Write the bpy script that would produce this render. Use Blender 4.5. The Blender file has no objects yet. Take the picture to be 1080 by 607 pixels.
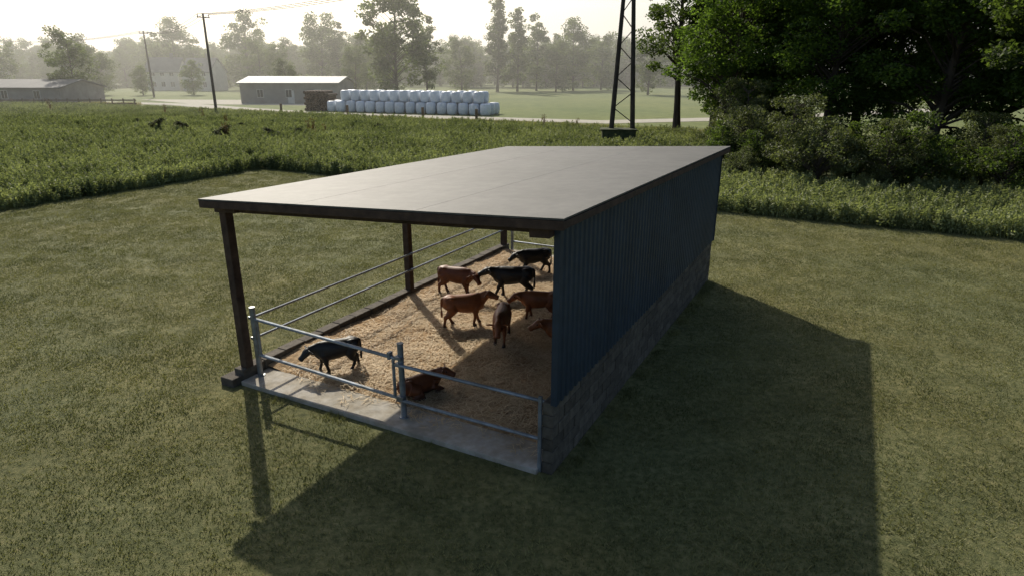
import bpy, math, random
import numpy as np
from mathutils import Vector, Matrix, noise
R = math.radians
random.seed(7)
rng = np.random.default_rng(7)
scene = bpy.context.scene
COL = scene.collection
PHI = R(27.8)
P1 = (0.56, 8.0)
CX, SX = math.cos(PHI), math.sin(PHI)
def yard(x, y, z=0.0):            # yard/shed frame -> world
    return (P1[0] + x*CX + y*SX, P1[1] - x*SX + y*CX, z)
def to_yard(X, Y):
    dx, dy = X-P1[0], Y-P1[1]
    return dx*CX - dy*SX, dx*SX + dy*CX
# ------------------------------------------------------------ materials
def new_mat(name):
    m = bpy.data.materials.new(name); m.use_nodes = True
    nt = m.node_tree; nt.nodes.clear()
    out = nt.nodes.new('ShaderNodeOutputMaterial')
    return m, nt, out
def N(nt, typ, **kw):
    n = nt.nodes.new(typ)
    for k, v in kw.items(): setattr(n, k, v)
    return n
def noise_n(nt, vec, scale, detail=5, rough=0.6):
    n = N(nt, 'ShaderNodeTexNoise'); n.inputs['Scale'].default_value = scale
    n.inputs['Detail'].default_value = detail; n.inputs['Roughness'].default_value = rough
    if vec is not None: nt.links.new(vec, n.inputs['Vector'])
    return n
def ramp(nt, fac, stops):
    r = N(nt, 'ShaderNodeValToRGB'); e = r.color_ramp.elements
    while len(e) < len(stops): e.new(0.5)
    for i, (p, c) in enumerate(stops):
        e[i].position = p; e[i].color = (c[0], c[1], c[2], 1)
    nt.links.new(fac, r.inputs[0]); return r
def mixc(nt, fac, a, b, mode='MIX'):
    m = N(nt, 'ShaderNodeMix', data_type='RGBA', blend_type=mode)
    if isinstance(fac, float): m.inputs[0].default_value = fac
    else: nt.links.new(fac, m.inputs[0])
    for s, i in ((a, 6), (b, 7)):
        if isinstance(s, tuple): m.inputs[i].default_value = (s[0], s[1], s[2], 1)
        else: nt.links.new(s, m.inputs[i])
    return m.outputs[2]
def surf(name, stops, scale=3.0, rough=0.85, bump=0.3, bscale=20.0, metallic=0.0, spec=0.3,
         big=None, bigscale=0.2, island=0.0, dist=0.02, stretch=None, big2=None, big2scale=1.0):
    m, nt, out = new_mat(name)
    tc = N(nt, 'ShaderNodeTexCoord'); vec = tc.outputs['Object']
    if stretch:
        mp = N(nt, 'ShaderNodeMapping'); mp.inputs['Scale'].default_value = stretch
        nt.links.new(vec, mp.inputs['Vector']); vec = mp.outputs[0]
    n1 = noise_n(nt, vec, scale)
    col = ramp(nt, n1.outputs['Fac'], stops).outputs[0]
    for bc, bs in ((big, bigscale), (big2, big2scale)):
        if bc:
            n2 = noise_n(nt, vec, bs, 4)
            f = ramp(nt, n2.outputs['Fac'], [(0.40, (0,0,0)), (0.62, (1,1,1))]).outputs[0]
            col = mixc(nt, f, col, mixc(nt, 1.0, col, bc, 'MULTIPLY'))
    if island > 0:
        g = N(nt, 'ShaderNodeNewGeometry')
        r = ramp(nt, g.outputs['Random Per Island'], [(0, (1-island,)*3), (1, (1+island*0.6,)*3)]).outputs[0]
        col = mixc(nt, 1.0, col, r, 'MULTIPLY')
    p = N(nt, 'ShaderNodeBsdfPrincipled')
    nt.links.new(col, p.inputs['Base Color'])
    p.inputs['Roughness'].default_value = rough; p.inputs['Metallic'].default_value = metallic
    p.inputs['Specular IOR Level'].default_value = spec
    if bump > 0:
        nb = noise_n(nt, vec, bscale, 5, 0.7)
        b = N(nt, 'ShaderNodeBump'); b.inputs['Strength'].default_value = bump; b.inputs['Distance'].default_value = dist
        nt.links.new(nb.outputs['Fac'], b.inputs['Height']); nt.links.new(b.outputs[0], p.inputs['Normal'])
    nt.links.new(p.outputs[0], out.inputs[0])
    return m
def leaf_mat(name, dark, light, trans=0.4, pscale=0.5, tcol=None):
    m, nt, out = new_mat(name)
    g = N(nt, 'ShaderNodeNewGeometry')
    n = noise_n(nt, g.outputs['Position'], pscale, 2)
    a = N(nt, 'ShaderNodeMath', operation='MULTIPLY_ADD'); a.inputs[1].default_value = 0.5
    nt.links.new(g.outputs['Random Per Island'], a.inputs[0])
    b = N(nt, 'ShaderNodeMath', operation='MULTIPLY_ADD'); b.inputs[1].default_value = 1.2; b.inputs[2].default_value = -0.35
    nt.links.new(n.outputs['Fac'], b.inputs[0]); nt.links.new(b.outputs[0], a.inputs[2])
    c = ramp(nt, a.outputs[0], [(0.1, dark), (0.9, light)]).outputs[0]
    d = N(nt, 'ShaderNodeBsdfPrincipled'); d.inputs['Roughness'].default_value = 0.6
    d.inputs['Specular IOR Level'].default_value = 0.25
    nt.links.new(c, d.inputs['Base Color'])
    t = N(nt, 'ShaderNodeBsdfTranslucent')
    tc = mixc(nt, 1.0, c, tcol or (1.5, 1.6, 0.7), 'MULTIPLY')
    nt.links.new(tc, t.inputs['Color'])
    mx = N(nt, 'ShaderNodeMixShader'); mx.inputs[0].default_value = trans
    nt.links.new(d.outputs[0], mx.inputs[1]); nt.links.new(t.outputs[0], mx.inputs[2])
    nt.links.new(mx.outputs[0], out.inputs[0])
    return m
# ------------------------------------------------------------ mesh builder
class MB:
    def __init__(s): s.v = []; s.f = []; s.m = []; s.n = 0
    def add(s, verts, faces, mi=0):
        verts = np.asarray(verts, dtype=float).reshape(-1, 3)
        s.v.append(verts)
        for f in faces: s.f.append(tuple(int(i)+s.n for i in f)); s.m.append(mi)
        s.n += len(verts)
    def box(s, c, d, mi=0, rz=0.0):
        x, y, z = d[0]/2, d[1]/2, d[2]/2
        vs = np.array([(-x,-y,-z),(x,-y,-z),(x,y,-z),(-x,y,-z),(-x,-y,z),(x,-y,z),(x,y,z),(-x,y,z)])
        if rz:
            cc, ss = math.cos(rz), math.sin(rz)
            vs = np.stack([vs[:,0]*cc-vs[:,1]*ss, vs[:,0]*ss+vs[:,1]*cc, vs[:,2]], 1)
        s.add(vs+np.array(c), [(0,3,2,1),(4,5,6,7),(0,1,5,4),(1,2,6,5),(2,3,7,6),(3,0,4,7)], mi)
    def beam(s, a, b, w, h, mi=0):
        a = Vector(a); b = Vector(b); t = (b-a).normalized()
        up = Vector((0,0,1)) if abs(t.z) < 0.9 else Vector((0,1,0))
        sd = t.cross(up).normalized(); up = sd.cross(t)
        vs = []
        for p in (a, b):
            for i, j in ((-1,-1),(1,-1),(1,1),(-1,1)): vs.append(p + sd*(w/2*i) + up*(h/2*j))
        s.add([tuple(v) for v in vs], [(0,1,2,3),(7,6,5,4),(0,4,5,1),(1,5,6,2),(2,6,7,3),(3,7,4,0)], mi)
    def tube(s, pts, rad, n=8, mi=0, side=None):
        pts = [Vector(p) for p in pts]; vs = []; fs = []
        for i, p in enumerate(pts):
            t = (pts[min(i+1, len(pts)-1)] - pts[max(i-1, 0)]).normalized()
            ref = Vector(side) if side else (Vector((0,0,1)) if abs(t.z) < 0.9 else Vector((0,1,0)))
            if abs(t.dot(ref)) > 0.95: ref = Vector((1,0,0))
            sd = (ref - t*ref.dot(t)).normalized(); up = t.cross(sd)
            r = rad[i] if isinstance(rad, (list, tuple)) else rad
            ra, rb = r if isinstance(r, (list, tuple)) else (r, r)
            for k in range(n):
                a = 2*math.pi*k/n
                vs.append(tuple(p + sd*(ra*math.cos(a)) + up*(rb*math.sin(a))))
        for i in range(len(pts)-1):
            for k in range(n):
                k2 = (k+1) % n
                fs.append((i*n+k, i*n+k2, (i+1)*n+k2, (i+1)*n+k))
        fs.append(tuple(range(n-1, -1, -1))); L = (len(pts)-1)*n
        fs.append(tuple(L+k for k in range(n)))
        s.add(vs, fs, mi)
    def leaves(s, C, size, mi=0, upb=0.3, asp=0.45):
        C = np.asarray(C); n = len(C)
        nrm = rng.normal(size=(n,3)); nrm[:,2] = np.abs(nrm[:,2]) + upb
        nrm /= np.linalg.norm(nrm, axis=1)[:,None]
        u = np.cross(nrm, rng.normal(size=(n,3))); u /= np.linalg.norm(u, axis=1)[:,None]+1e-9
        w = np.cross(nrm, u)
        sz = (size*rng.uniform(0.6, 1.3, n))[:,None]
        V = np.stack([C-u*sz*.5, C+w*sz*asp*.5+u*sz*.05, C+u*sz*.5, C-w*sz*asp*.5+u*sz*.05], 1).reshape(-1,3)
        base = s.n; s.v.append(V)
        s.f.extend([(base+4*i, base+4*i+1, base+4*i+2, base+4*i+3) for i in range(n)])
        s.m.extend([mi]*n); s.n += 4*n
    def mesh(s, name, mats, smooth=False):
        me = bpy.data.meshes.new(name)
        me.from_pydata(np.concatenate(s.v).tolist() if s.v else [], [], s.f)
        for m in mats: me.materials.append(m)
        me.polygons.foreach_set('material_index', s.m)
        if smooth: me.polygons.foreach_set('use_smooth', [True]*len(me.polygons))
        me.update(); return me
    def obj(s, name, mats, parent=None, smooth=False, loc=(0,0,0), rz=0.0, bevel=0):
        o = bpy.data.objects.new(name, s.mesh(name, mats, smooth)); COL.objects.link(o)
        o.location = loc; o.rotation_euler[2] = rz
        if parent: o.parent = parent
        if bevel:
            b = o.modifiers.new('bevel', 'BEVEL'); b.width = bevel; b.segments = 2; b.limit_method = 'ANGLE'
        return o
def empty(name, loc=(0,0,0), rz=0.0):
    e = bpy.data.objects.new(name, None); COL.objects.link(e); e.location = loc; e.rotation_euler[2] = rz
    e.empty_display_size = 0.1; return e
def scatter(host_name, pts, src, smin, smax, tilt=0.0):
    me = bpy.data.meshes.new(host_name); me.from_pydata([tuple(p) for p in pts], [], [])
    o = bpy.data.objects.new(host_name, me); COL.objects.link(o)
    ng = bpy.data.node_groups.new(host_name+'_scatter', 'GeometryNodeTree')
    ng.interface.new_socket('Geometry', in_out='INPUT', socket_type='NodeSocketGeometry')
    ng.interface.new_socket('Geometry', in_out='OUTPUT', socket_type='NodeSocketGeometry')
    gi = ng.nodes.new('NodeGroupInput'); go = ng.nodes.new('NodeGroupOutput')
    ip = ng.nodes.new('GeometryNodeInstanceOnPoints'); oi = ng.nodes.new('GeometryNodeObjectInfo')
    oi.inputs['Object'].default_value = src; oi.inputs['As Instance'].default_value = True
    rv = ng.nodes.new('FunctionNodeRandomValue'); rv.data_type = 'FLOAT_VECTOR'
    rv.inputs[0].default_value = (-tilt, -tilt, 0); rv.inputs[1].default_value = (tilt, tilt, 6.283)
    sv = ng.nodes.new('FunctionNodeRandomValue'); sv.data_type = 'FLOAT'
    sv.inputs[2].default_value = smin; sv.inputs[3].default_value = smax
    ng.links.new(gi.outputs[0], ip.inputs['Points']); ng.links.new(oi.outputs['Geometry'], ip.inputs['Instance'])
    ng.links.new(rv.outputs[0], ip.inputs['Rotation']); ng.links.new(sv.outputs[1], ip.inputs['Scale'])
    ng.links.new(ip.outputs[0], go.inputs[0])
    md = o.modifiers.new('scatter', 'NODES'); md.node_group = ng
    src.parent = o
    return o
def sheet(name, poly, z, mat):
    me = bpy.data.meshes.new(name); me.from_pydata([(p[0], p[1], z) for p in poly], [], [tuple(range(len(poly)))])
    me.materials.append(mat); o = bpy.data.objects.new(name, me); COL.objects.link(o); return o
# ------------------------------------------------------------ camera, sun, sky
cam = bpy.data.cameras.new('camera'); co = bpy.data.objects.new('camera', cam); COL.objects.link(co)
cam.sensor_width = 36; cam.lens = 23.0; cam.clip_end = 6000; cam.clip_start = 0.1
co.location = (0, 0, 5.5); co.rotation_euler = (R(90-18.5), 0, 0); scene.camera = co
EL = 36.5
d = Vector((0.395*math.cos(R(EL)), -0.919*math.cos(R(EL)), -math.sin(R(EL))))
sl = bpy.data.lights.new('sun', 'SUN'); sl.energy = 4.8; sl.angle = R(0.6); sl.color = (1.0, 0.93, 0.79)
so = bpy.data.objects.new('sun', sl); COL.objects.link(so); so.rotation_euler = d.to_track_quat('-Z', 'Y').to_euler()
so.location = (-20, 50, 60)
w = bpy.data.worlds.new('World'); scene.world = w; w.use_nodes = True
nt = w.node_tree; bg = nt.nodes['Background']
sky = nt.nodes.new('ShaderNodeTexSky'); sky.sky_type = 'NISHITA'; sky.sun_disc = False
sky.sun_elevation = R(EL); sky.sun_rotation = R(-23.3); sky.dust_density = 2.6; sky.air_density = 1.0; sky.ozone_density = 1.2
nt.links.new(sky.outputs[0], bg.inputs[0]); bg.inputs[1].default_value = 0.125
scene.view_settings.view_transform = 'Standard'; scene.view_settings.look = 'None'; scene.view_settings.exposure = 0
# ------------------------------------------------------------ ground sheets
m_meadow = surf('meadow_grass', [(0.3, (0.12,0.145,0.04)), (0.7, (0.19,0.21,0.065))], 0.6, 0.95, 0.5, 6, big=(0.7,0.8,0.75), bigscale=0.03, dist=0.1)
sheet('ground', [(-2500,-60),(2500,-60),(2500,3500),(-2500,3500)], 0.0, m_meadow)
m_lawn = surf('mown_grass', [(0.30,(0.068,0.078,0.027)), (0.5,(0.138,0.145,0.056)), (0.72,(0.220,0.205,0.094))], 9, 0.95, 0.9, 45,
              big=(1.2,1.08,0.98), bigscale=0.22, dist=0.04, big2=(0.72,0.75,0.70), big2scale=0.75)
lawn = sheet('lawn', [yard(-27.6,-40)[:2], yard(60,-40)[:2], yard(60,19.9)[:2], yard(-27.6,19.9)[:2]], 0.004, m_lawn)
def blades(mb, n, half, hmin, hmax, w, mi=0):
    c = np.stack([rng.uniform(-half,half,n), rng.uniform(-half,half,n), np.zeros(n)], 1)
    a = rng.uniform(0, 6.283, n); h = rng.uniform(hmin, hmax, n)
    sd = np.stack([np.cos(a), np.sin(a), np.zeros(n)], 1)*w
    ln = np.stack([-np.sin(a), np.cos(a), np.zeros(n)], 1)*(h*rng.uniform(0.2,1.3,n))[:,None]
    tip = c + ln; tip[:,2] = h
    V = np.stack([c-sd, c+sd, tip], 1).reshape(-1,3); b = mb.n
    mb.v.append(V); mb.f.extend([(b+3*i, b+3*i+1, b+3*i+2) for i in range(n)]); mb.m.extend([mi]*n); mb.n += 3*n
m_blade = leaf_mat('grass_blade', (0.060,0.074,0.024), (0.25,0.245,0.105), 0.35, 0.6, (1.3,1.3,0.75))
mb = MB(); blades(mb, 400, 0.42, 0.015, 0.045, 0.006)
src = mb.obj('grass_tuft', [m_blade], loc=(-8, 14, 0.004))
pts = []
for X in np.arange(-27, 30, 0.6):
    for Y in np.arange(2.5, 42, 0.6):
        if abs(X) > Y*0.95+3: continue
        x, y = X+random.uniform(-.2,.2), Y+random.uniform(-.2,.2)
        xl, yl = to_yard(x, y)
        if xl < -27.3 or yl > 19.6: continue
        if -6.8 < xl < 0.42 and -0.42 < yl < 10.75: continue
        pts.append((x, y, 0.004))
scatter('lawn_grass', pts, src, 0.8, 1.3)
mb = MB(); blades(mb, 45, 0.13, 0.04, 0.10, 0.005)
src = mb.obj('edge_grass_tuft', [m_blade], loc=yard(-6.75, 4, 0.004))
pts = []
for _ in range(170):
    k = random.random()
    if k < .5: p = (.12+random.uniform(0,.12), random.uniform(0,10.6))
    elif k < .85: p = (-6.62+random.uniform(-.12,.02), random.uniform(.3,10.4))
    else: p = (random.uniform(-6.2,-.1), -.17+random.uniform(-.1,.0))
    X,Y,_ = yard(*p); pts.append((X,Y,.004))
scatter('edge_grass', pts, src, 0.4, 1.1)
# ------------------------------------------------------------ crop field
m_can = surf('crop_canopy', [(0.3,(0.030,0.040,0.014)), (0.7,(0.080,0.100,0.038))], 4, 0.95, 1.0, 12, big=(1.3,1.2,0.95), bigscale=0.06, dist=0.15)
def bumpy(name, x0, x1, y0, y1, nx, ny, zf, mat, mb=None):
    V = []; F = []
    for j in range(ny+1):
        for i in range(nx+1):
            x = x0+(x1-x0)*i/nx; y = y0+(y1-y0)*j/ny; X, Y, _ = yard(x, y)
            V.append((X, Y, zf(x, y)))
    for j in range(ny):
        for i in range(nx):
            a = j*(nx+1)+i; F.append((a, a+1, a+nx+2, a+nx+1))
    me = bpy.data.meshes.new(name); me.from_pydata(V, [], F); me.materials.append(mat)
    o = bpy.data.objects.new(name, me); COL.objects.link(o); return o
def cz(x, y):
    e = min(1, max(0, (y-20.2)/0.6)) if x > -28.2 else 1
    return (0.14 + 0.12*noise.noise(Vector((x*1.7, y*1.7, 0))))*e + 0.01
bumpy('crop_field', -120, 5, 20.2, 52, 360, 100, cz, m_can)
bumpy('crop_field', -95, -28.2, -30, 20.2, 170, 140, cz, m_can)
bumpy('tall_grass_strip', 5, 50, 20.2, 31, 120, 40, cz, m_can)
m_crop = leaf_mat('crop_leaf', (0.075,0.098,0.036), (0.32,0.35,0.165), 0.42, 0.25, (1.35,1.38,0.85))
mb = MB()
for k in range(6):
    a = k*2.4; r0 = .03+.03*k; bx, by = r0*math.cos(a), r0*math.sin(a); h = .74-.05*k
    mb.tube([(bx,by,0),(bx*1.1,by*1.1,h*.6),(bx*1.3,by*1.3,h)], [.009,.007,.002], 3)
    nl = 14; zz = np.linspace(.12,h,nl)
    sp = .085*(1.15-zz/h)
    C = np.stack([bx*1.2+rng.normal(0,1,nl)*sp, by*1.2+rng.normal(0,1,nl)*sp, zz],1)
    mb.leaves(C, 0.145, 0, 0.1, 0.36)
X0, Y0, _ = yard(-29, 25)
src = mb.obj('crop_plant', [m_crop], loc=(X0, Y0, 0))
pts = []
def tryc(n, xa, xb, ya, yb, row=.62):
    for _ in range(n):
        x, y = random.uniform(xa,xb), random.uniform(ya,yb)
        y = round(y/row)*row + random.gauss(0,.07)
        if y < 19.8 and x > -27.6: y = 19.9
        X, Y, _z = yard(x, y)
        if Y < 4 or abs(X) > Y*0.95+5: continue
        if x > -6 and y > 31: continue
        if noise.noise(Vector((x*.25,y*.25,4))) < -.42 and random.random() < .6: continue
        pts.append((X, Y, 0.0))
tryc(9500, -45, 38, 19.9, 34)
tryc(8500, -75, 5, 30, 45)
tryc(8000, -115, -44, 20, 52)
tryc(5500, -115, 5, 44, 52)
tryc(6500, -60, -27.6, -12, 20)
tryc(2500, -95, -60, -12, 20)
for _ in range(1300):
    X,Y,_z = yard(random.uniform(-28,38), random.uniform(19.7,20.4)); pts.append((X,Y,0))
for _ in range(700):
    X,Y,_z = yard(random.uniform(-28.3,-27.4), random.uniform(-10,20)); pts.append((X,Y,0))
scatter('crop_plants', pts, src, 0.6, 1.2, 0.15)
# ------------------------------------------------------------ road
m_road = surf('gravel_road', [(0.3,(0.34,0.31,0.25)), (0.7,(0.48,0.45,0.37))], 1.5, 0.95, 0.3, 10)
rp = [(-150,152),(-90,125),(-53,109.5),(-40,98),(-27,88),(-2,77.8),(10,73),(26,78),(60,95)]
L=[];Rr=[]
for i,p in enumerate(rp):
    a = Vector(rp[max(0,i-1)]); b = Vector(rp[min(len(rp)-1,i+1)]); t=(b-a).normalized(); nn=Vector((-t.y,t.x))
    L.append(Vector(p)+nn*2.3); Rr.append(Vector(p)-nn*2.3)
me = bpy.data.meshes.new('farm_road'); n=len(rp)
me.from_pydata([(q.x,q.y,0.03) for q in L+Rr], [], [(n+i,n+i+1,i+1,i) for i in range(n-1)]); me.materials.append(m_road)
o = bpy.data.objects.new('farm_road', me); COL.objects.link(o)
sheet('farm_yard_pavement', [(-52,111),(-28,106),(-22,113),(-25,124),(-70,128)], 0.012, m_road)
# ------------------------------------------------------------ SHED
shed = empty('livestock_shed', (P1[0],P1[1],0), -PHI)
m_wood = surf('dark_timber', [(0.3,(0.034,0.021,0.015)), (0.7,(0.085,0.054,0.038))], 6, 0.75, 0.4, 30, stretch=(1,1,1))
m_deck = surf('roof_underside', [(0.3,(0.03,0.02,0.015)), (0.7,(0.06,0.042,0.03))], 4, 0.85, 0.3, 20)
m_roof = surf('roof_sheet', [(0.3,(0.078,0.076,0.068)), (0.7,(0.108,0.105,0.094))], 3.0, 0.6, 0.25, 40, spec=0.3, big=(0.86,0.86,0.85), bigscale=0.6, dist=0.004, big2=(1.14,1.14,1.12), big2scale=7)
m_clad = surf('blue_cladding', [(0.3,(0.022,0.038,0.058)), (0.7,(0.034,0.056,0.082))], 1.3, 0.5, 0.08, 40, spec=0.4, big=(0.8,0.8,0.8), bigscale=0.7, big2=(.88,.86,.82), big2scale=5)
m_block = surf('stone_block', [(0.3,(0.060,0.053,0.042)), (0.7,(0.13,0.115,0.092))], 7, 0.9, 0.7, 35, island=0.3, dist=0.02)
m_conc = surf('concrete', [(0.3,(0.33,0.31,0.275)), (0.7,(0.48,0.45,0.40))], 7, 0.9, 0.3, 40, big=(0.82,0.79,0.73), bigscale=1.2, big2=(.85,.81,.74), big2scale=4)
m_metal = surf('galvanised_steel', [(0.3,(0.20,0.23,0.27)), (0.7,(0.33,0.37,0.42))], 8, 0.45, 0.1, 40, metallic=0.55, spec=0.5, big=(.7,.66,.6), bigscale=3)
m_kerb = surf('dark_kerb', [(0.3,(0.07,0.06,0.048)), (0.7,(0.14,0.12,0.095))], 8, 0.9, 0.6, 30, island=0.25)
def zr(x, y): return 3.46 + (x+6.4)*0.052 - (y+0.3)*0.019
XL, XR, YF, YB = -6.33, 0.22, -0.30, 10.50
# roof skin: large sheets, side laps a few mm
mb = MB()
nxs = 3
for i in range(nxs):
    xa = XL+(XR-XL)*i/nxs; xb = XL+(XR-XL)*(i+1)/nxs
    vs = []
    for zt in (0, -0.024):
        for (x, y, dz) in ((xa,YF,0),(xb,YF,.0015),(xb,YB,.0015),(xa,YB,0)):
            vs.append((x, y, zr(x,y)+dz+zt+.004))
    mb.add(vs, [(0,1,2,3),(7,6,5,4),(4,5,1,0),(5,6,2,1),(6,7,3,2),(7,4,0,3)])
mb.obj('roof', [m_roof], shed)
mb = MB()
def under(x, y, dz): return (x, y, zr(x, y)+dz)
vs = [under(XL+.03,YF+.03,-.03),under(XR-.03,YF+.03,-.03),under(XR-.03,YB-.03,-.03),under(XL+.03,YB-.03,-.03)]
vs2 = [(a,b,c-.02) for a,b,c in vs]
mb.add(vs+vs2, [(0,1,2,3),(7,6,5,4),(4,5,1,0),(5,6,2,1),(6,7,3,2),(7,4,0,3)])
for k in range(12):
    x = XL+.35+k*(XR-XL-.6)/11
    mb.beam(under(x,YF+.06,-.09), under(x,YB-.06,-.09), .05, .075)
mb.obj('roof_deck', [m_deck], shed)
mb = MB()
mb.beam(under(XL+.0,YF+.025,-.085), under(XR,YF+.025,-.085), .045, .12)       # fascia front
mb.beam(under(XL+.025,YF+.05,-.085), under(XL+.025,YB-.05,-.085), .045, .12)
mb.beam(under(XR-.025,YF+.05,-.085), under(XR-.025,YB-.05,-.085), .045, .10)
mb.beam(under(XL,YB-.025,-.085), under(XR,YB-.025,-.085), .045, .12)
for y in (.18, 3.5, 6.9, 10.2):
    mb.beam(under(XL+.1,y,-.205), under(-.08,y,-.205), .13, .15)
mb.beam(under(XL+.0,.02,-.2), under(XL+.5,.02,-.2), .09, .13)
mb.beam(under(-.30,-.10,-.21), under(-.02,-.10,-.21), .16, .14)
for y in (.18, 5.25, 10.2):
    x=-6.3; mb.beam((x,y,.15), (x,y,zr(x,y)-.28), .16, .16)
for y in (3.5, 6.9, 10.2):
    x=-.08; mb.beam((x,y,1.1), (x,y,zr(x,y)-.28), .10, .14)
mb.obj('timber_frame', [m_wood], shed, bevel=0.008)
# corrugated side wall
mb = MB(); vs = []; y = 0.0; prof = []
pitch = 0.17
while y < 10.35:
    prof += [(y,0.0),(y+.05,0.0),(y+.068,.026),(y+.135,.026),(y+.153,0.0)]; y += pitch
prof = [p for p in prof if p[0] <= 10.35]
for (yy, dx) in prof:
    zt = zr(.02,yy)-.035
    vs += [(.012+dx, yy, 1.10), (.012+dx, yy, zt)]
fs = [(2*i, 2*i+2, 2*i+3, 2*i+1) for i in range(len(prof)-1)]
mb.add(vs, fs)
mb.box((0.0,5.17,2.35),(.012,10.3,2.3))
mb.obj('corrugated_wall', [m_clad], shed)
mb = MB(); mb.box((.02,-.012,2.36),(.09,.018,2.46)); mb.box((.02,10.365,2.26),(.09,.018,2.3))
mb.obj('corner_flashing', [m_clad], shed)
# plinth of blocks
mb = MB()
for c in range(6):
    z = .095+c*.19; y = -(.2 if c % 2 else 0)
    while y < 10.33:
        ya, yb = max(y,0), min(y+.4,10.35)
        if yb-ya > .05:
            j = random.uniform(-.006,.006)
            mb.box((-.075+j,(ya+yb)/2,z),(.17,yb-ya-.012,.178))
        y += .4
mb.box((-.075,5.175,.57),(.135,10.31,1.13))
mb.obj('block_plinth', [m_block], shed, bevel=0.012)
# concrete sill + kerbs
mb = MB(); mb.box((-3.2,.25,.04),(6.0,.66,.09)); mb.box((-3.2,10.2,.04),(6.0,.35,.09))
mb.obj('concrete_sill', [m_conc], shed, bevel=0.01)
mb = MB()
y = .0
while y < 10.3:
    l = .52
    mb.box((-6.33+random.uniform(-.008,.008), y+l/2, .13),(.24,l-.015,.27+random.uniform(-.015,.015)))
    y += l
mb.box((-6.40,-.0,.07),(.32,.46,.18))
mb.obj('kerb_wall', [m_kerb], shed, bevel=0.015)
# fences
mb = MB()
def post(x, y, h, r=.05): mb.tube([(x,y,.05),(x,y,h)], r, 10); mb.tube([(x,y,.075),(x,y,.1)], r*1.7, 10); mb.tube([(x,y,h),(x,y,h+.015)], r*1.1, 10)
post(-6.08,.27,1.42); post(-2.78,.27,1.38)
mb.box((-.19,-.0,.62),(.05,.04,1.2))
for z in (1.16,.46):
    mb.tube([(-6.0,.25,z+.06),(-2.86,.25,z-.04)], .03, 8)
mb.tube([(-5.97,.25,1.2),(-5.97,.25,.5)], .026, 8); mb.tube([(-2.92,.25,1.12),(-2.92,.25,.44)], .026, 8)
for z in (1.04,.42): mb.tube([(-2.78,.20,z),(-.17,.20,z)], .028, 8)
for z in (1.16,1.04,.46,.42): mb.box((-2.78,.22,z),(.13,.09,.05))
mb.box((-2.98,.25,1.15),(.05,.09,.12))
mb.obj('pen_fence', [m_metal], None, smooth=False, loc=(P1[0],P1[1],0), rz=-PHI)
mb = MB()
for z in (1.20,.80):
    mb.tube([(-6.17,.3,z),(-6.17,10.1,z)], .026, 8)
    for y in (.3,5.25,10.1): mb.box((-6.20,y,z),(.06,.04,.045))
mb.obj('pen_fence', [m_metal], None, loc=(P1[0],P1[1],0), rz=-PHI)
mb = MB(); 
for x in (-6.0,-3.9,-2.0): mb.tube([(x,10.2,.05),(x,10.2,1.3)], .045, 8)
for z in (1.2,.8,.4): mb.tube([(-6.0,10.2,z),(-.1,10.2,z)], .026, 8)
mb.obj('pen_fence', [m_metal], None, loc=(P1[0],P1[1],0), rz=-PHI)
# straw bedding
def bz(x, y):
    n = noise.noise(Vector((x*.9,y*.9,3)))*.05 + noise.noise(Vector((x*3.3,y*3.3,1)))*.03 + noise.noise(Vector((x*9,y*9,5)))*.014
    e = max(0, 1-(x+6.25)/.7); e2 = max(0, 1-(y-.5)/.35)
    return .10 + n + .13*e*(.6+.8*noise.noise(Vector((y*.8,2,2)))) - .05*e2
def bz_w(X, Y):
    x, y = to_yard(X, Y); return bz(x, y)
m_straw = surf('straw', [(0.28,(0.27,0.175,0.092)), (0.5,(0.50,0.355,0.205)), (0.72,(0.66,0.50,0.32))], 11, 0.95, 1.0, 60, big=(0.78,0.71,0.63), bigscale=0.8, dist=0.03, big2=(.82,.78,.72), big2scale=3)
bumpy('straw_bedding', -6.24, -.12, .56, 10.1, 150, 240, bz, m_straw)
m_stalk = leaf_mat('straw_stalk', (0.38,0.27,0.14), (0.74,0.59,0.38), 0.15, 1.0, (1,.92,.75))
mb = MB()
for _ in range(70):
    a = random.uniform(0,6.28); x,y = random.uniform(-.3,.3), random.uniform(-.3,.3); l=random.uniform(.04,.13)
    dx,dy = math.cos(a)*l, math.sin(a)*l; z0,z1 = random.uniform(0,.03), random.uniform(.0,.05); wv=.0045
    mb.add([(x-dy*wv/l,y+dx*wv/l,z0),(x+dy*wv/l,y-dx*wv/l,z0),(x+dx+dy*wv/l,y+dy-dx*wv/l,z1),(x+dx-dy*wv/l,y+dy+dx*wv/l,z1)], [(0,1,2,3)])
X0,Y0,_ = yard(-3,5)
src = mb.obj('straw_tuft', [m_stalk], loc=(X0,Y0,bz(-3,5)))
pts = []
for _ in range(950):
    x,y = random.uniform(-5.95,-.5), random.uniform(.8,9.8); X,Y,_z = yard(x,y); pts.append((X,Y,bz(x,y)))
for _ in range(10):
    x,y = random.uniform(-5.7,-.5), random.uniform(.45,.62); X,Y,_z = yard(x,y); pts.append((X,Y,.087))
scatter('loose_straw', pts, src, .7, 1.3)
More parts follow.
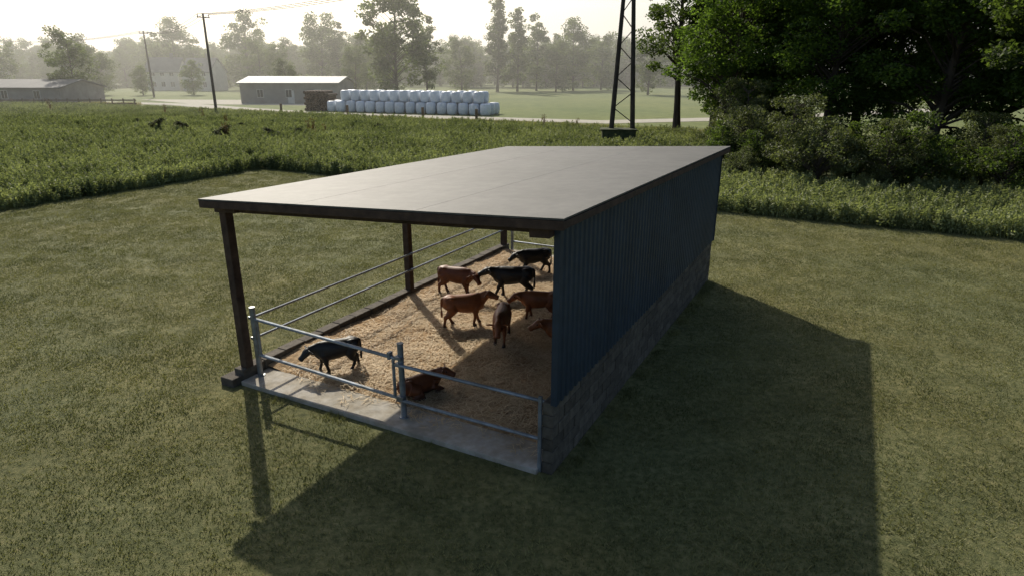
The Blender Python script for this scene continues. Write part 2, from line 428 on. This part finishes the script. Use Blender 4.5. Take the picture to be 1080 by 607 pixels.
# ------------------------------------------------------------ CALVES
def coat(name, a, b):
    m, nt, out = new_mat(name)
    tc = N(nt,'ShaderNodeTexCoord'); n = noise_n(nt, tc.outputs['Object'], 5, 5)
    c = ramp(nt, n.outputs['Fac'], [(0.3,a),(0.7,b)]).outputs[0]
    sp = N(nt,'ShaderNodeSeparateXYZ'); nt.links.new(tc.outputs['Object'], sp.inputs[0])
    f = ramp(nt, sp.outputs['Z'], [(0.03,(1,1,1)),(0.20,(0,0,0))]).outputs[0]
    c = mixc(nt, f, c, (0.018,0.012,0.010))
    p = N(nt,'ShaderNodeBsdfPrincipled'); nt.links.new(c, p.inputs['Base Color']); p.inputs['Roughness'].default_value = .5
    p.inputs['Specular IOR Level'].default_value = .35
    mp = N(nt,'ShaderNodeMapping'); mp.inputs['Scale'].default_value = (30,90,90); nt.links.new(tc.outputs['Object'], mp.inputs[0])
    nb = noise_n(nt, mp.outputs[0], 1.5, 5); bp = N(nt,'ShaderNodeBump'); bp.inputs['Strength'].default_value=.2; bp.inputs['Distance'].default_value=.006
    nt.links.new(nb.outputs['Fac'], bp.inputs['Height']); nt.links.new(bp.outputs[0], p.inputs['Normal'])
    nt.links.new(p.outputs[0], out.inputs[0]); return m
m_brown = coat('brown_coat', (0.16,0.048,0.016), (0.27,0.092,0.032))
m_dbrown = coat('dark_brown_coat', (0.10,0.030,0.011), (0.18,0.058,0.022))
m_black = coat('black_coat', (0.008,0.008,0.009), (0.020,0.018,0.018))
m_eye = surf('eye', [(0.3,(0.01,0.006,0.004)),(0.7,(0.015,0.01,0.008))], 5, 0.1, 0, spec=.6)
def calf(X, Y, heading, mat, npitch=38, hpitch=-32, yaw=0, legs=(0,0,0,0), lying=False, sc=1.0):
    mb = MB(); dz = -.375 if lying else -.06
    # boxy cattle trunk: square rump, straight topline, deep brisket hanging in front of the legs
    T = [(-.47,.665,.05,.07),(-.455,.665,.115,.115),(-.41,.652,.150,.150),(-.33,.632,.160,.175),(-.22,.612,.158,.185),(-.08,.592,.170,.205),(0.05,.582,.174,.217),
         (.17,.580,.163,.222),(.27,.588,.142,.215),(.35,.604,.120,.190),(.415,.618,.09,.140),(.45,.625,.05,.07)]
    mb.tube([(x,0,z+dz) for x,z,_,_ in T], [(ry,rz) for _,_,ry,rz in T], 20, side=(0,1,0))
    for s in (1,-1):   # hip bones
        mb.tube([(-.37,.085*s,.755+dz),(-.29,.105*s,.748+dz),(-.22,.085*s,.735+dz)], [.03,.045,.03], 8)
    B = Vector((.32,0,.665+dz))
    def dirv(p, k=1.0):
        a = R(yaw*k); return Vector((math.cos(R(p))*math.cos(a), math.cos(R(p))*math.sin(a), math.sin(R(p))))
    n1 = B + dirv(npitch,.3)*.125; poll = n1 + dirv(npitch,.8)*.125
    cy, sy = math.cos(R(yaw)), math.sin(R(yaw))
    side = Vector((-sy, cy, 0)); hd = dirv(hpitch)
    upv = side.cross(hd)*-1
    if upv.z < 0: upv = -upv
    sdt = tuple(side)
    mb.tube([tuple(B-Vector((.06,0,.05))), tuple(B+dirv(npitch,.2)*.06-Vector((0,0,.03))), tuple(n1-Vector((0,0,.02))), tuple(poll)], [(.115,.185),(.095,.160),(.078,.125),(.070,.085)], 16, side=sdt)
    # broad poll, short face, blunt wide muzzle
    hp = [(-.05,.045,.038),(-.025,.078,.066),(.02,.090,.082),(.075,.085,.082),(.13,.064,.068),(.18,.055,.058),(.22,.066,.060),(.25,.064,.056),(.262,.048,.042)]
    mb.tube([tuple(poll+hd*t - upv*(.005+.04*t)) for t,_,_ in hp], [(a,b) for _,a,b in hp], 16, side=sdt)
    mb.tube([tuple(poll+hd*.02-upv*.05), tuple(poll+hd*.10-upv*.060), tuple(poll+hd*.19-upv*.050)], [(.05,.032),(.042,.030),(.030,.020)], 10, side=sdt)
    for s in (1,-1):
        e0 = poll+side*(.065*s)+upv*.012; e1 = e0+side*(.095*s)-hd*.012-upv*.012; e2 = e0+side*(.185*s)-hd*.02-upv*.035
        mb.tube([tuple(e0),tuple(e1),tuple(e2)], [(.024,.016),(.056,.014),(.015,.012)], 10, side=tuple(upv))
    tl = [(-.45,0,.69),(-.492,.0,.66),(-.508,.01,.55),(-.50,.015,.42),(-.495,.02,.31),(-.49,.02,.22)] if not lying else \
         [(-.45,0,.36),(-.49,.0,.32),(-.53,.04,.2),(-.51,.12,.09),(-.45,.2,.05)]
    mb.tube(tl, [.026,.023,.017,.016,.032,.016][:len(tl)], 8)
    K = .88
    for s, fo, ho in ((1,legs[0],legs[2]),(-1,legs[1],legs[3])):
        if not lying:
            k = max(0,-fo)*.4
            P = [(.285,.075*s,.64),(.275,.095*s,.52),(.25,.10*s,.425),(.268+fo*.45,.10*s,.285),(.266+fo*.5,.10*s,.245),(.266+fo*.95,.097*s,.095+k*.2),(.28+fo,.097*s,.045+k*.2),(.298+fo,.097*s,.0+k*.2)]
            mb.tube([(a,b,c*K) for a,b,c in P], [(.055,.11),(.062,.105),(.050,.072),(.043,.049),(.032,.035),(.030,.032),(.038,.044),(.044,.052)], 12, side=(0,1,0))
            P = [(-.33,.07*s,.68),(-.305,.10*s,.57),(-.255,.108*s,.46),(-.315+ho*.2,.108*s,.36),(-.40+ho*.45,.105*s,.285),(-.39+ho*.5,.104*s,.24),(-.378+ho*.92,.10*s,.095),(-.358+ho,.10*s,.045),(-.34+ho,.10*s,.0)]
            mb.tube([(a,b,c*K) for a,b,c in P], [(.07,.13),(.085,.145),(.070,.115),(.049,.074),(.037,.050),(.032,.037),(.031,.033),(.038,.044),(.044,.052)], 12, side=(0,1,0))
        else:
            mb.tube([(.29,.10*s,.24),(.23,.15*s,.13),(.37,.17*s,.08),(.45,.17*s,.055),(.35,.19*s,.038),(.25,.20*s,.035)], [.09,.068,.048,.042,.034,.038], 12)
            mb.tube([(-.29,.11*s,.23),(-.13,.20*s,.17),(-.09,.23*s,.12),(-.31,.25*s,.06),(-.19,.27*s,.038),(-.05,.28*s,.035)], [.14,.11,.078,.044,.034,.038], 12)
    z = bz_w(X, Y)
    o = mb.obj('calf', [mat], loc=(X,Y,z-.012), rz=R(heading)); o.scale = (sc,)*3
    r = o.modifiers.new('remesh','REMESH'); r.mode='VOXEL'; r.voxel_size=.012; r.use_smooth_shade=True
    s_ = o.modifiers.new('smooth','SMOOTH'); s_.factor=.5; s_.iterations=4
    for s in (1,-1):
        em = MB(); c = poll+hd*.070+side*(.080*s)+upv*.022
        em.tube([tuple(c+hd*t) for t in (-.014,-.008,0,.008,.014)], [.005,.012,.014,.012,.005], 10)
        em.obj('eye', [m_eye], o, smooth=True)
    return o
calf(.62,17.45, 195, m_black, 0,-32, 10, (.13,-.08,-.06,.13), sc=.97)
calf(-1.40,15.6, -20, m_dbrown, -5,-42, -30, (.0,.08,.07,-.06))
calf(.02,15.45, 178, m_black, 12,-20, 14, (.14,-.05,-.10,.10), sc=1.08)
calf(-1.06,13.55, 14, m_brown, 30,-18, -25, (.07,-.07,.12,-.09), sc=1.0)
calf(.62,13.95, 172, m_brown, 5,-32, 25, (.04,-.06,.07,-.04), sc=.93)
calf(-.22,12.65, -97, m_brown, -8,-48, 5, (.07,-.04,-.04,.06), sc=1.0)
calf(-3.30,11.3, 203, m_black, -3,-40, 12, (-.07,.09,.10,-.08), sc=.90)
calf(-1.62,10.35, 40, m_dbrown, 26,-22, -45, lying=True, sc=.88)
calf(1.12,12.1, 185, m_brown, 12,-28, 0, (.03,-.05,.06,-.03))
# ------------------------------------------------------------ trees
m_bark = surf('bark', [(0.3,(0.045,0.035,0.025)),(0.7,(0.10,0.08,0.06))], 3, .95, .8, 12, stretch=(1,1,.25), dist=.05)
m_leafN = leaf_mat('leaf_near', (0.035,0.062,0.015), (0.135,0.205,0.046), .58, .35)
m_leafD = leaf_mat('leaf_dark', (0.030,0.048,0.015), (0.105,0.145,0.042), .55, .35)
m_leafF = leaf_mat('leaf_far', (0.045,0.063,0.020), (0.135,0.170,0.055), .5, .15)
m_shrub = leaf_mat('shrub_leaf', (0.055,0.068,0.028), (0.15,0.17,0.070), .42, .6, (1.3,1.38,.75))
m_weed = leaf_mat('weed_leaf', (0.02,0.026,0.010), (0.06,0.065,0.025), .3, .6)
def tree_mesh(name, H, rad, base, nclump, nleaf, lsize, leafm, seed, conic=0.0, trunkr=.28, crad=1.3, dead=0):
    rr = np.random.default_rng(seed); mb = MB()
    lean = rr.normal(0,.03*H,2)
    def tp(t): return Vector((lean[0]*t*t+.15*math.sin(t*5+seed)*min(1,H/8), lean[1]*t*t+.15*math.cos(t*4)*min(1,H/8), H*.9*t)) 
    ts = np.linspace(0,1,9); mb.tube([tp(t) for t in ts], [trunkr*(1.25 if t==0 else 1)*(1-.9*t)+.02 for t in ts], 9, 1)
    nl = 9; limb = []
    for k in range(nl):
        a = k*2.399+rr.uniform(-.3,.3); f = (k+.5)/nl
        limb.append((a, base+ (H-base)*(.1+.8*f), rad*rr.uniform(.65,1.1)*((1-.75*f) if conic else math.sin(math.pi*(.18+.72*f))**.7)))
    per = max(1, nleaf//nclump)
    for c in range(nclump):
        a, hz, lr = limb[c % nl]
        t = rr.uniform(.15,1.0)**.6
        aa = a + rr.normal(0,.42)
        p = Vector((math.cos(aa)*lr*t, math.sin(aa)*lr*t, hz + rr.normal(0,.10*(H-base)) + (lr*t*.15)))
        p.z = min(max(p.z, base*.8+.3), H)
        tt = min(.95, max(.15, (p.z - lr*t*.6)/(H*.9))); q = tp(tt)
        p.x += q.x*.7; p.y += q.y*.7
        mid = (q*.5+p*.5)+Vector((0,0,.12*(p-q).length))
        br = trunkr*.22*(1-tt)+.018
        mb.tube([q, mid, p], [br*1.3, br*.8, br*.3], 5, 1)
        cr = crad*rr.uniform(.55,1.25)
        dv = rr.normal(size=(per,3)); dv /= np.linalg.norm(dv,axis=1)[:,None]
        rad_ = cr*rr.uniform(.25,1.0,per)**.55
        C = np.array(p)+dv*rad_[:,None]*np.array([1.0,1.0,.62])
        C[:,2] += -.1*cr*rr.random(per)
        C[:,2] = np.maximum(C[:,2], .08)
        mb.leaves(C, lsize, 0, .4, .55)
    return mb.mesh(name, [leafm, m_bark])
def place(name, me, X, Y, s=1.0, rz=None, z=0):
    o = bpy.data.objects.new(name, me); COL.objects.link(o); o.location=(X,Y,z)
    o.scale = (s*random.uniform(.93,1.07), s*random.uniform(.93,1.07), s); o.rotation_euler[2] = rz if rz is not None else random.uniform(0,6.28); return o
near = [tree_mesh('near_tree_a', 15, 5.2, 1.6, 120, 30000, .25, m_leafN, 11, crad=1.3),
        tree_mesh('near_tree_b', 16, 4.8, 2.4, 120, 30000, .25, m_leafD, 23, crad=1.3),
        tree_mesh('near_tree_c', 14, 5.5, 1.2, 130, 30000, .24, m_leafN, 37, crad=1.2)]
slim = tree_mesh('slim_tree', 17, 3.6, 4.6, 80, 18000, .26, m_leafD, 41, crad=1.0, trunkr=.32)
for i,(X,Y,s,k) in enumerate([(14.6,60,1.0,3),(17.2,58,1.0,3),(18.5,56,.95,1),(16.2,50,.98,0),(21.0,45,1.0,0),(20.0,54,1.15,1),(26.0,41,1.1,2),(25.5,50,1.15,1),(30.5,37,1.1,0),
        (33.0,46,1.2,2),(24.3,30.8,1.0,3),(37.0,40,1.2,1),(30.5,55,1.2,0),(24,62,1.2,2),(42,48,1.3,2),(36,57,1.2,1),(34.5,34.5,1.0,2)]):
    place('deciduous_tree', (near+[slim])[k], X, Y, s)
far = [tree_mesh('far_tree_a', 18, 5.8, 1.6, 80, 7500, .62, m_leafF, 51, crad=1.8),
       tree_mesh('far_tree_b', 18, 7.0, 1.0, 80, 7500, .62, m_leafF, 63, crad=1.9),
       tree_mesh('far_tree_c', 20, 4.6, 2.4, 70, 6500, .6, m_leafF, 77, crad=1.6),
       tree_mesh('far_conifer', 20, 3.8, 1.5, 90, 7000, .55, m_leafF, 81, conic=1, crad=1.2)]
for (X,Y,h,k) in [(-74,116,11.5,1),(-97,200,19,0),(-73,190,19.5,1),(-50,182,19,0),(-44,175,16,2),(-22,131,22,0),(-17.5,140,15,2),(-3.5,170,22,3),(1.5,172,19,3),
        (6.5,178,18,2),(16,180,17.5,0),(24,185,14,1),(-42,128,7,1),(-62,170,12,1),(-108,170,13,1),(-120,160,14,0),(-90,150,10,1),(-29,160,15,1),(-12,165,12,1),(30,150,12,0),(-33,145,10,0),
        (-70,150,7,1),(-80,148,6,0),(-36,170,13,1),(11,172,12,1),(-56,165,11,0)]:
    place('deciduous_tree', far[k], X, Y, h/(20 if k>=2 else 18))
pts = []
for _ in range(420):
    Y = random.uniform(205,330); X = random.uniform(-1.0,.35)*Y
    pts.append((X, Y, 0))
for _ in range(40):
    X = random.uniform(-190,-60); pts.append((X, random.uniform(190,210), -4))
b_src = bpy.data.objects.new('background_tree', far[1]); COL.objects.link(b_src); b_src.location=(40,230,0); b_src.scale=(.8,.8,.8)
scatter('distant_treeline', pts, b_src, .5, .85)
# shrubs (understory)
sh = [tree_mesh('shrub_a', 2.6, 1.9, .2, 46, 8000, .12, m_shrub, 91, trunkr=.05, crad=.5),
      tree_mesh('shrub_b', 3.6, 1.8, .3, 46, 8000, .12, m_shrub, 95, trunkr=.05, crad=.5),
      tree_mesh('shrub_c', 3.0, 1.7, .2, 40, 6000, .14, m_leafD, 99, trunkr=.05, crad=.55)]
for k in range(62):
    t = k/61; x = -4.5 + 46*t + random.uniform(-.8,.8); y = 29.8 + random.uniform(-1.2,3.2) - 1.5*t
    X,Y,_ = yard(x,y); place('shrub', sh[random.choice((0,1,2,2))], X, Y, random.uniform(.45,1.3))
for k in range(14):
    x=-4+random.uniform(-1.5,2); y=33+k*1.7; X,Y,_=yard(x,y); place('shrub', sh[k%3], X, Y, random.uniform(.7,1.3))
# weeds in the field
m_dock = leaf_mat('dock_weed', (0.07,0.04,0.02), (0.18,0.11,0.05), .3, 1)
dock = MB()
C = np.stack([rng.normal(0,.12,160), rng.normal(0,.12,160), rng.uniform(.3,1.5,160)],1); dock.leaves(C,.14)
for a in range(4): dock.tube([(0,0,0),(.1*math.cos(a*1.6),.1*math.sin(a*1.6),1.3)], [.02,.01], 5)
dock = dock.mesh('dock_weed', [m_dock])
for (X,Y,s) in [(-22.5,52.7,1.0),(-22.9,53.4,.8),(-16.6,56,1.1),(-17.3,57,.9),(-15.5,55.5,.8),(-40,78,1.1),(-28,66,.9),(-60,88,1.2),(-33,72,1),(3,63,1),(6,62,.8)]:
    place('dock_weed', dock, X, Y, s)
wd = tree_mesh('weed_bush', 1.5, .9, .3, 22, 2600, .11, m_weed, 120, trunkr=.02, crad=.3)
for (X,Y,s) in [(-32,60.8,.85),(-28.8,58.6,.8),(-22.9,53.2,.85),(-22.7,51.8,.6),(-18.9,52.4,.75),(-17.3,54.6,.65),(-37,66,.6),(-24.5,61,.6),(-12,60,.6)]:
    place('weed_bush', wd, X, Y, s)
m_dry = leaf_mat('dry_grass', (0.15,0.13,0.05), (0.32,0.28,0.13), .3, .3)
mb = MB(); blades(mb, 160, .8, .2, .6, .03)
src = mb.obj('tall_grass_tuft', [m_dry], loc=(-30,82,0))
pts=[]
for _ in range(900):
    x = random.uniform(-110,20); y = 52.4+random.uniform(-.8,1.0); X,Y,_z = yard(x,y); pts.append((X,Y,0))
for _ in range(500):
    X = random.uniform(-110,-60); pts.append((X, 104+random.uniform(-1,1.5)-.05*X, 0))
scatter('verge_grass', pts, src, .6, 1.2)
# ------------------------------------------------------------ bales
m_wrap = surf('bale_wrap', [(0.3,(0.58,0.63,0.68)),(0.7,(0.74,0.78,0.82))], 3, .35, .5, 9, spec=.5, island=.12, dist=.05)
mb = MB()
A = Vector((-24.3,91.6)); Bv = Vector((-1.9,83.0)); tdir=(Bv-A).normalized(); nrm=Vector((-tdir.y,tdir.x))
def bale(p, z, r=.66, h=1.42):
    pr = [(0,.72),(.05,.88),(.14,.98),(.5,1.03),(.86,.98),(.95,.88),(1,.72)]
    r *= random.uniform(.95,1.03); h *= random.uniform(.96,1.02)
    mb.tube([(p.x,p.y,z+h*t) for t,_ in pr], [r*k for _,k in pr], 16)
nb = int((Bv-A).length/1.5)
for i in range(nb+1):
    for row in range(3):
        p = A+tdir*(i*1.5+random.uniform(-.06,.06)) + nrm*(row*1.5+random.uniform(-.1,.1))
        bale(p, 0)
        if row < 2 and 0 < i < nb+0:
            bale(p+tdir*.3+nrm*.75, 1.40)
mb.obj('wrapped_bale_stack', [m_wrap], smooth=True)
m_log = surf('logs', [(0.3,(0.06,0.04,0.025)),(0.7,(0.14,0.09,0.055))], 4, .9, .5, 15, island=.4)
mb = MB()
for r_ in range(7):
    for k in range(9-r_//3):
        X = -28.2+k*.42+(r_%2)*.2; mb.tube([(X,92.6,.22+r_*.37),(X+.3,96,.22+r_*.37)], .2, 8)
mb.obj('log_pile', [m_log])
# ------------------------------------------------------------ far buildings
m_wall = surf('render_wall', [(0.3,(0.50,0.48,0.43)),(0.7,(0.62,0.60,0.54))], .8, .9, .1, 5)
m_gwall = surf('grey_wall', [(0.3,(0.20,0.19,0.17)),(0.7,(0.30,0.28,0.25))], .8, .9, .1, 5)
m_groof = surf('grey_roof', [(0.3,(0.11,0.11,0.105)),(0.7,(0.17,0.165,0.155))], .6, .7, .1, 5)
m_rroof = surf('red_roof', [(0.3,(0.20,0.07,0.04)),(0.7,(0.30,0.11,0.06))], .8, .85, .1, 5)
m_glass = surf('window_glass', [(0.3,(0.02,0.025,0.03)),(0.7,(0.03,0.035,0.04))], 1, .15, 0, spec=.6)
m_tin = surf('light_roof', [(0.3,(0.20,0.20,0.19)),(0.7,(0.29,0.29,0.27))], .6, .6, .1, 5)
def house(name, X, Y, L_, D, He, Hr, rz, wm, rm, wins=4, storeys=1, chim=False, door=True):
    e = empty(name, (X,Y,0), rz)
    b = MB(); b.box((0,0,He/2),(L_,D,He))
    b.add([(-L_/2,-D/2,He),(-L_/2,D/2,He),(-L_/2,0,He+Hr),(L_/2,-D/2,He),(L_/2,D/2,He),(L_/2,0,He+Hr)], [(0,1,2),(3,5,4)])
    b.obj('walls',[wm],e)
    b = MB(); o_=.4; k = Hr/(D/2)
    for s in (-1,1):
        vs = []
        for dz in (.03,.18):
            vs += [(-L_/2-o_, s*(D/2+o_), He-o_*k+dz),(L_/2+o_, s*(D/2+o_), He-o_*k+dz),(L_/2+o_,0,He+Hr+dz),(-L_/2-o_,0,He+Hr+dz)]
        b.add(vs, [(0,1,2,3),(7,6,5,4),(0,4,5,1),(1,5,6,2),(2,6,7,3),(3,7,4,0)])
    if chim: b.box((L_*.2,0,He+Hr+.4),(.7,.7,1.6))
    b.obj('roof',[rm],e)
    b = MB(); f = MB()
    for st in range(storeys):
        for i in range(wins):
            x = -L_/2 + L_*(i+.7)/(wins+.4); z = 1.6+st*2.7
            f.box((x,-D/2-.02,z),(1.15,.06,1.35)); b.box((x,-D/2-.055,z),(.95,.03,1.15)); f.box((x,-D/2-.075,z),(.06,.02,1.15))
    if door: f.box((L_*.02,-D/2-.03,1.05),(1.1,.07,2.1))
    b.obj('windows',[m_glass],e); f.obj('window_frames',[m_wall],e)
    return e
house('farm_barn', -85, 113, 30, 10, 2.6, 1.1, R(-6), m_gwall, m_groof, 5)
house('storage_barn', -36.5, 117, 16.5, 9, 3.2, .9, R(-4), m_gwall, m_tin, 3)
house('white_house', -92, 184, 8, 7.5, 4.8, 3.4, R(5), m_wall, m_groof, 3, 2, True)
house('white_house', -80.5, 180, 8, 7.5, 4.8, 3.2, R(-10), m_wall, m_groof, 3, 2, True)
house('farmhouse', -150, 190, 16, 9, 4.6, 4, R(5), m_wall, m_rroof, 4, 2, True)
m_fence = surf('fence_wood', [(0.3,(0.10,0.07,0.045)),(0.7,(0.17,0.12,0.08))], 3, .9, .3, 10)
mb = MB()
for k in range(26):
    X=-100+k*1.7; mb.box((X,103.5,.6),(.14,.14,1.2))
for z in (.45,.95): mb.box((-78.7,103.42,z),(43,.04,.2))
mb.obj('wooden_fence',[m_fence])
mb = MB()
for (X,Y) in [(-20.5,84.3),(-10.5,79.5),(-4,76),(-30,88)]: mb.tube([(X,Y,0),(X,Y,1.2)], .16, 8)
mb.obj('bollards',[m_fence])
# ------------------------------------------------------------ poles, pylon, wires
m_pole = surf('pole_wood', [(0.3,(0.04,0.032,0.025)),(0.7,(0.08,0.065,0.05))], 2, .9, .3, 10)
def upole(X, Y, H):
    mb = MB(); mb.tube([(0,0,0),(0,0,H)], [.2,.13], 10); mb.beam((-1.0,0,H-.5),(1.0,0,H-.5),.12,.12)
    for x in (-.9,0,.9): mb.tube([(x,0,H-.45),(x,0,H-.15)], .06, 6)
    mb.obj('utility_pole',[m_pole], loc=(X,Y,0), rz=R(65)); c,s=math.cos(R(65)),math.sin(R(65))
    return [Vector((X+x*c,Y+x*s,H-.12)) for x in (-.9,0,.9)]
a1 = upole(-40,91.5,12.3); a2 = upole(-72,137,12.5); a3 = upole(-140,190,13)
mb = MB(); Hp = 15.0
for s in (-1,1): mb.tube([(s*.85,0,0),(s*.14,0,Hp)], [.2,.13], 10)
z = 1.6; s=1
def lx(z): return .85-(.71*z/Hp)
while z < Hp-1:
    mb.beam((s*lx(z),0,z),(-s*lx(z+1.1),0,z+1.1),.07,.07); z += 1.1; s=-s
mb.beam((-1.6,0,Hp-.6),(1.6,0,Hp-.6),.16,.16)
for x in (-1.4,0,1.4): mb.tube([(x,0,Hp-.55),(x,0,Hp-.2)], .07, 6)
mb.obj('lattice_pylon',[m_pole], loc=(8.4,51.3,0), rz=R(-5))
mb = MB(); mb.box((0,0,.55),(2.5,1.6,1.1)); mb.box((0,0,1.14),(2.75,1.75,.1))
mb.obj('pylon_base',[surf('mossy_concrete',[(0.3,(0.03,0.04,0.015)),(0.7,(0.08,0.085,0.04))],4,.95,.5,20)], loc=(8.1,51.0,0), rz=R(-5), bevel=.03)
a0 = [Vector((8.4+x,51.3,Hp-.15)) for x in (-1.4,0,1.4)]
mb = MB()
for P,Q in ((a0,a1),(a1,a2),(a2,a3)):
    for p,q in zip(P,Q):
        pt = []
        for i in range(17):
            t=i/16; v=p.lerp(q,t); v.z -= 1.6*4*t*(1-t)*.7; pt.append(v)
        mb.tube(pt, .03, 4)
mb.obj('power_lines',[m_pole])
# ------------------------------------------------------------ haze (thin real atmosphere)
hz, nt, out = new_mat('haze'); vs_ = N(nt,'ShaderNodeVolumeScatter'); vs_.inputs['Color'].default_value=(1,.99,.90,1)
vs_.inputs['Density'].default_value=.0021; vs_.inputs['Anisotropy'].default_value=.55; nt.links.new(vs_.outputs[0], out.inputs['Volume'])
mb = MB(); mb.box((0,430,20),(1000,720,42)); mb.obj('haze',[hz])
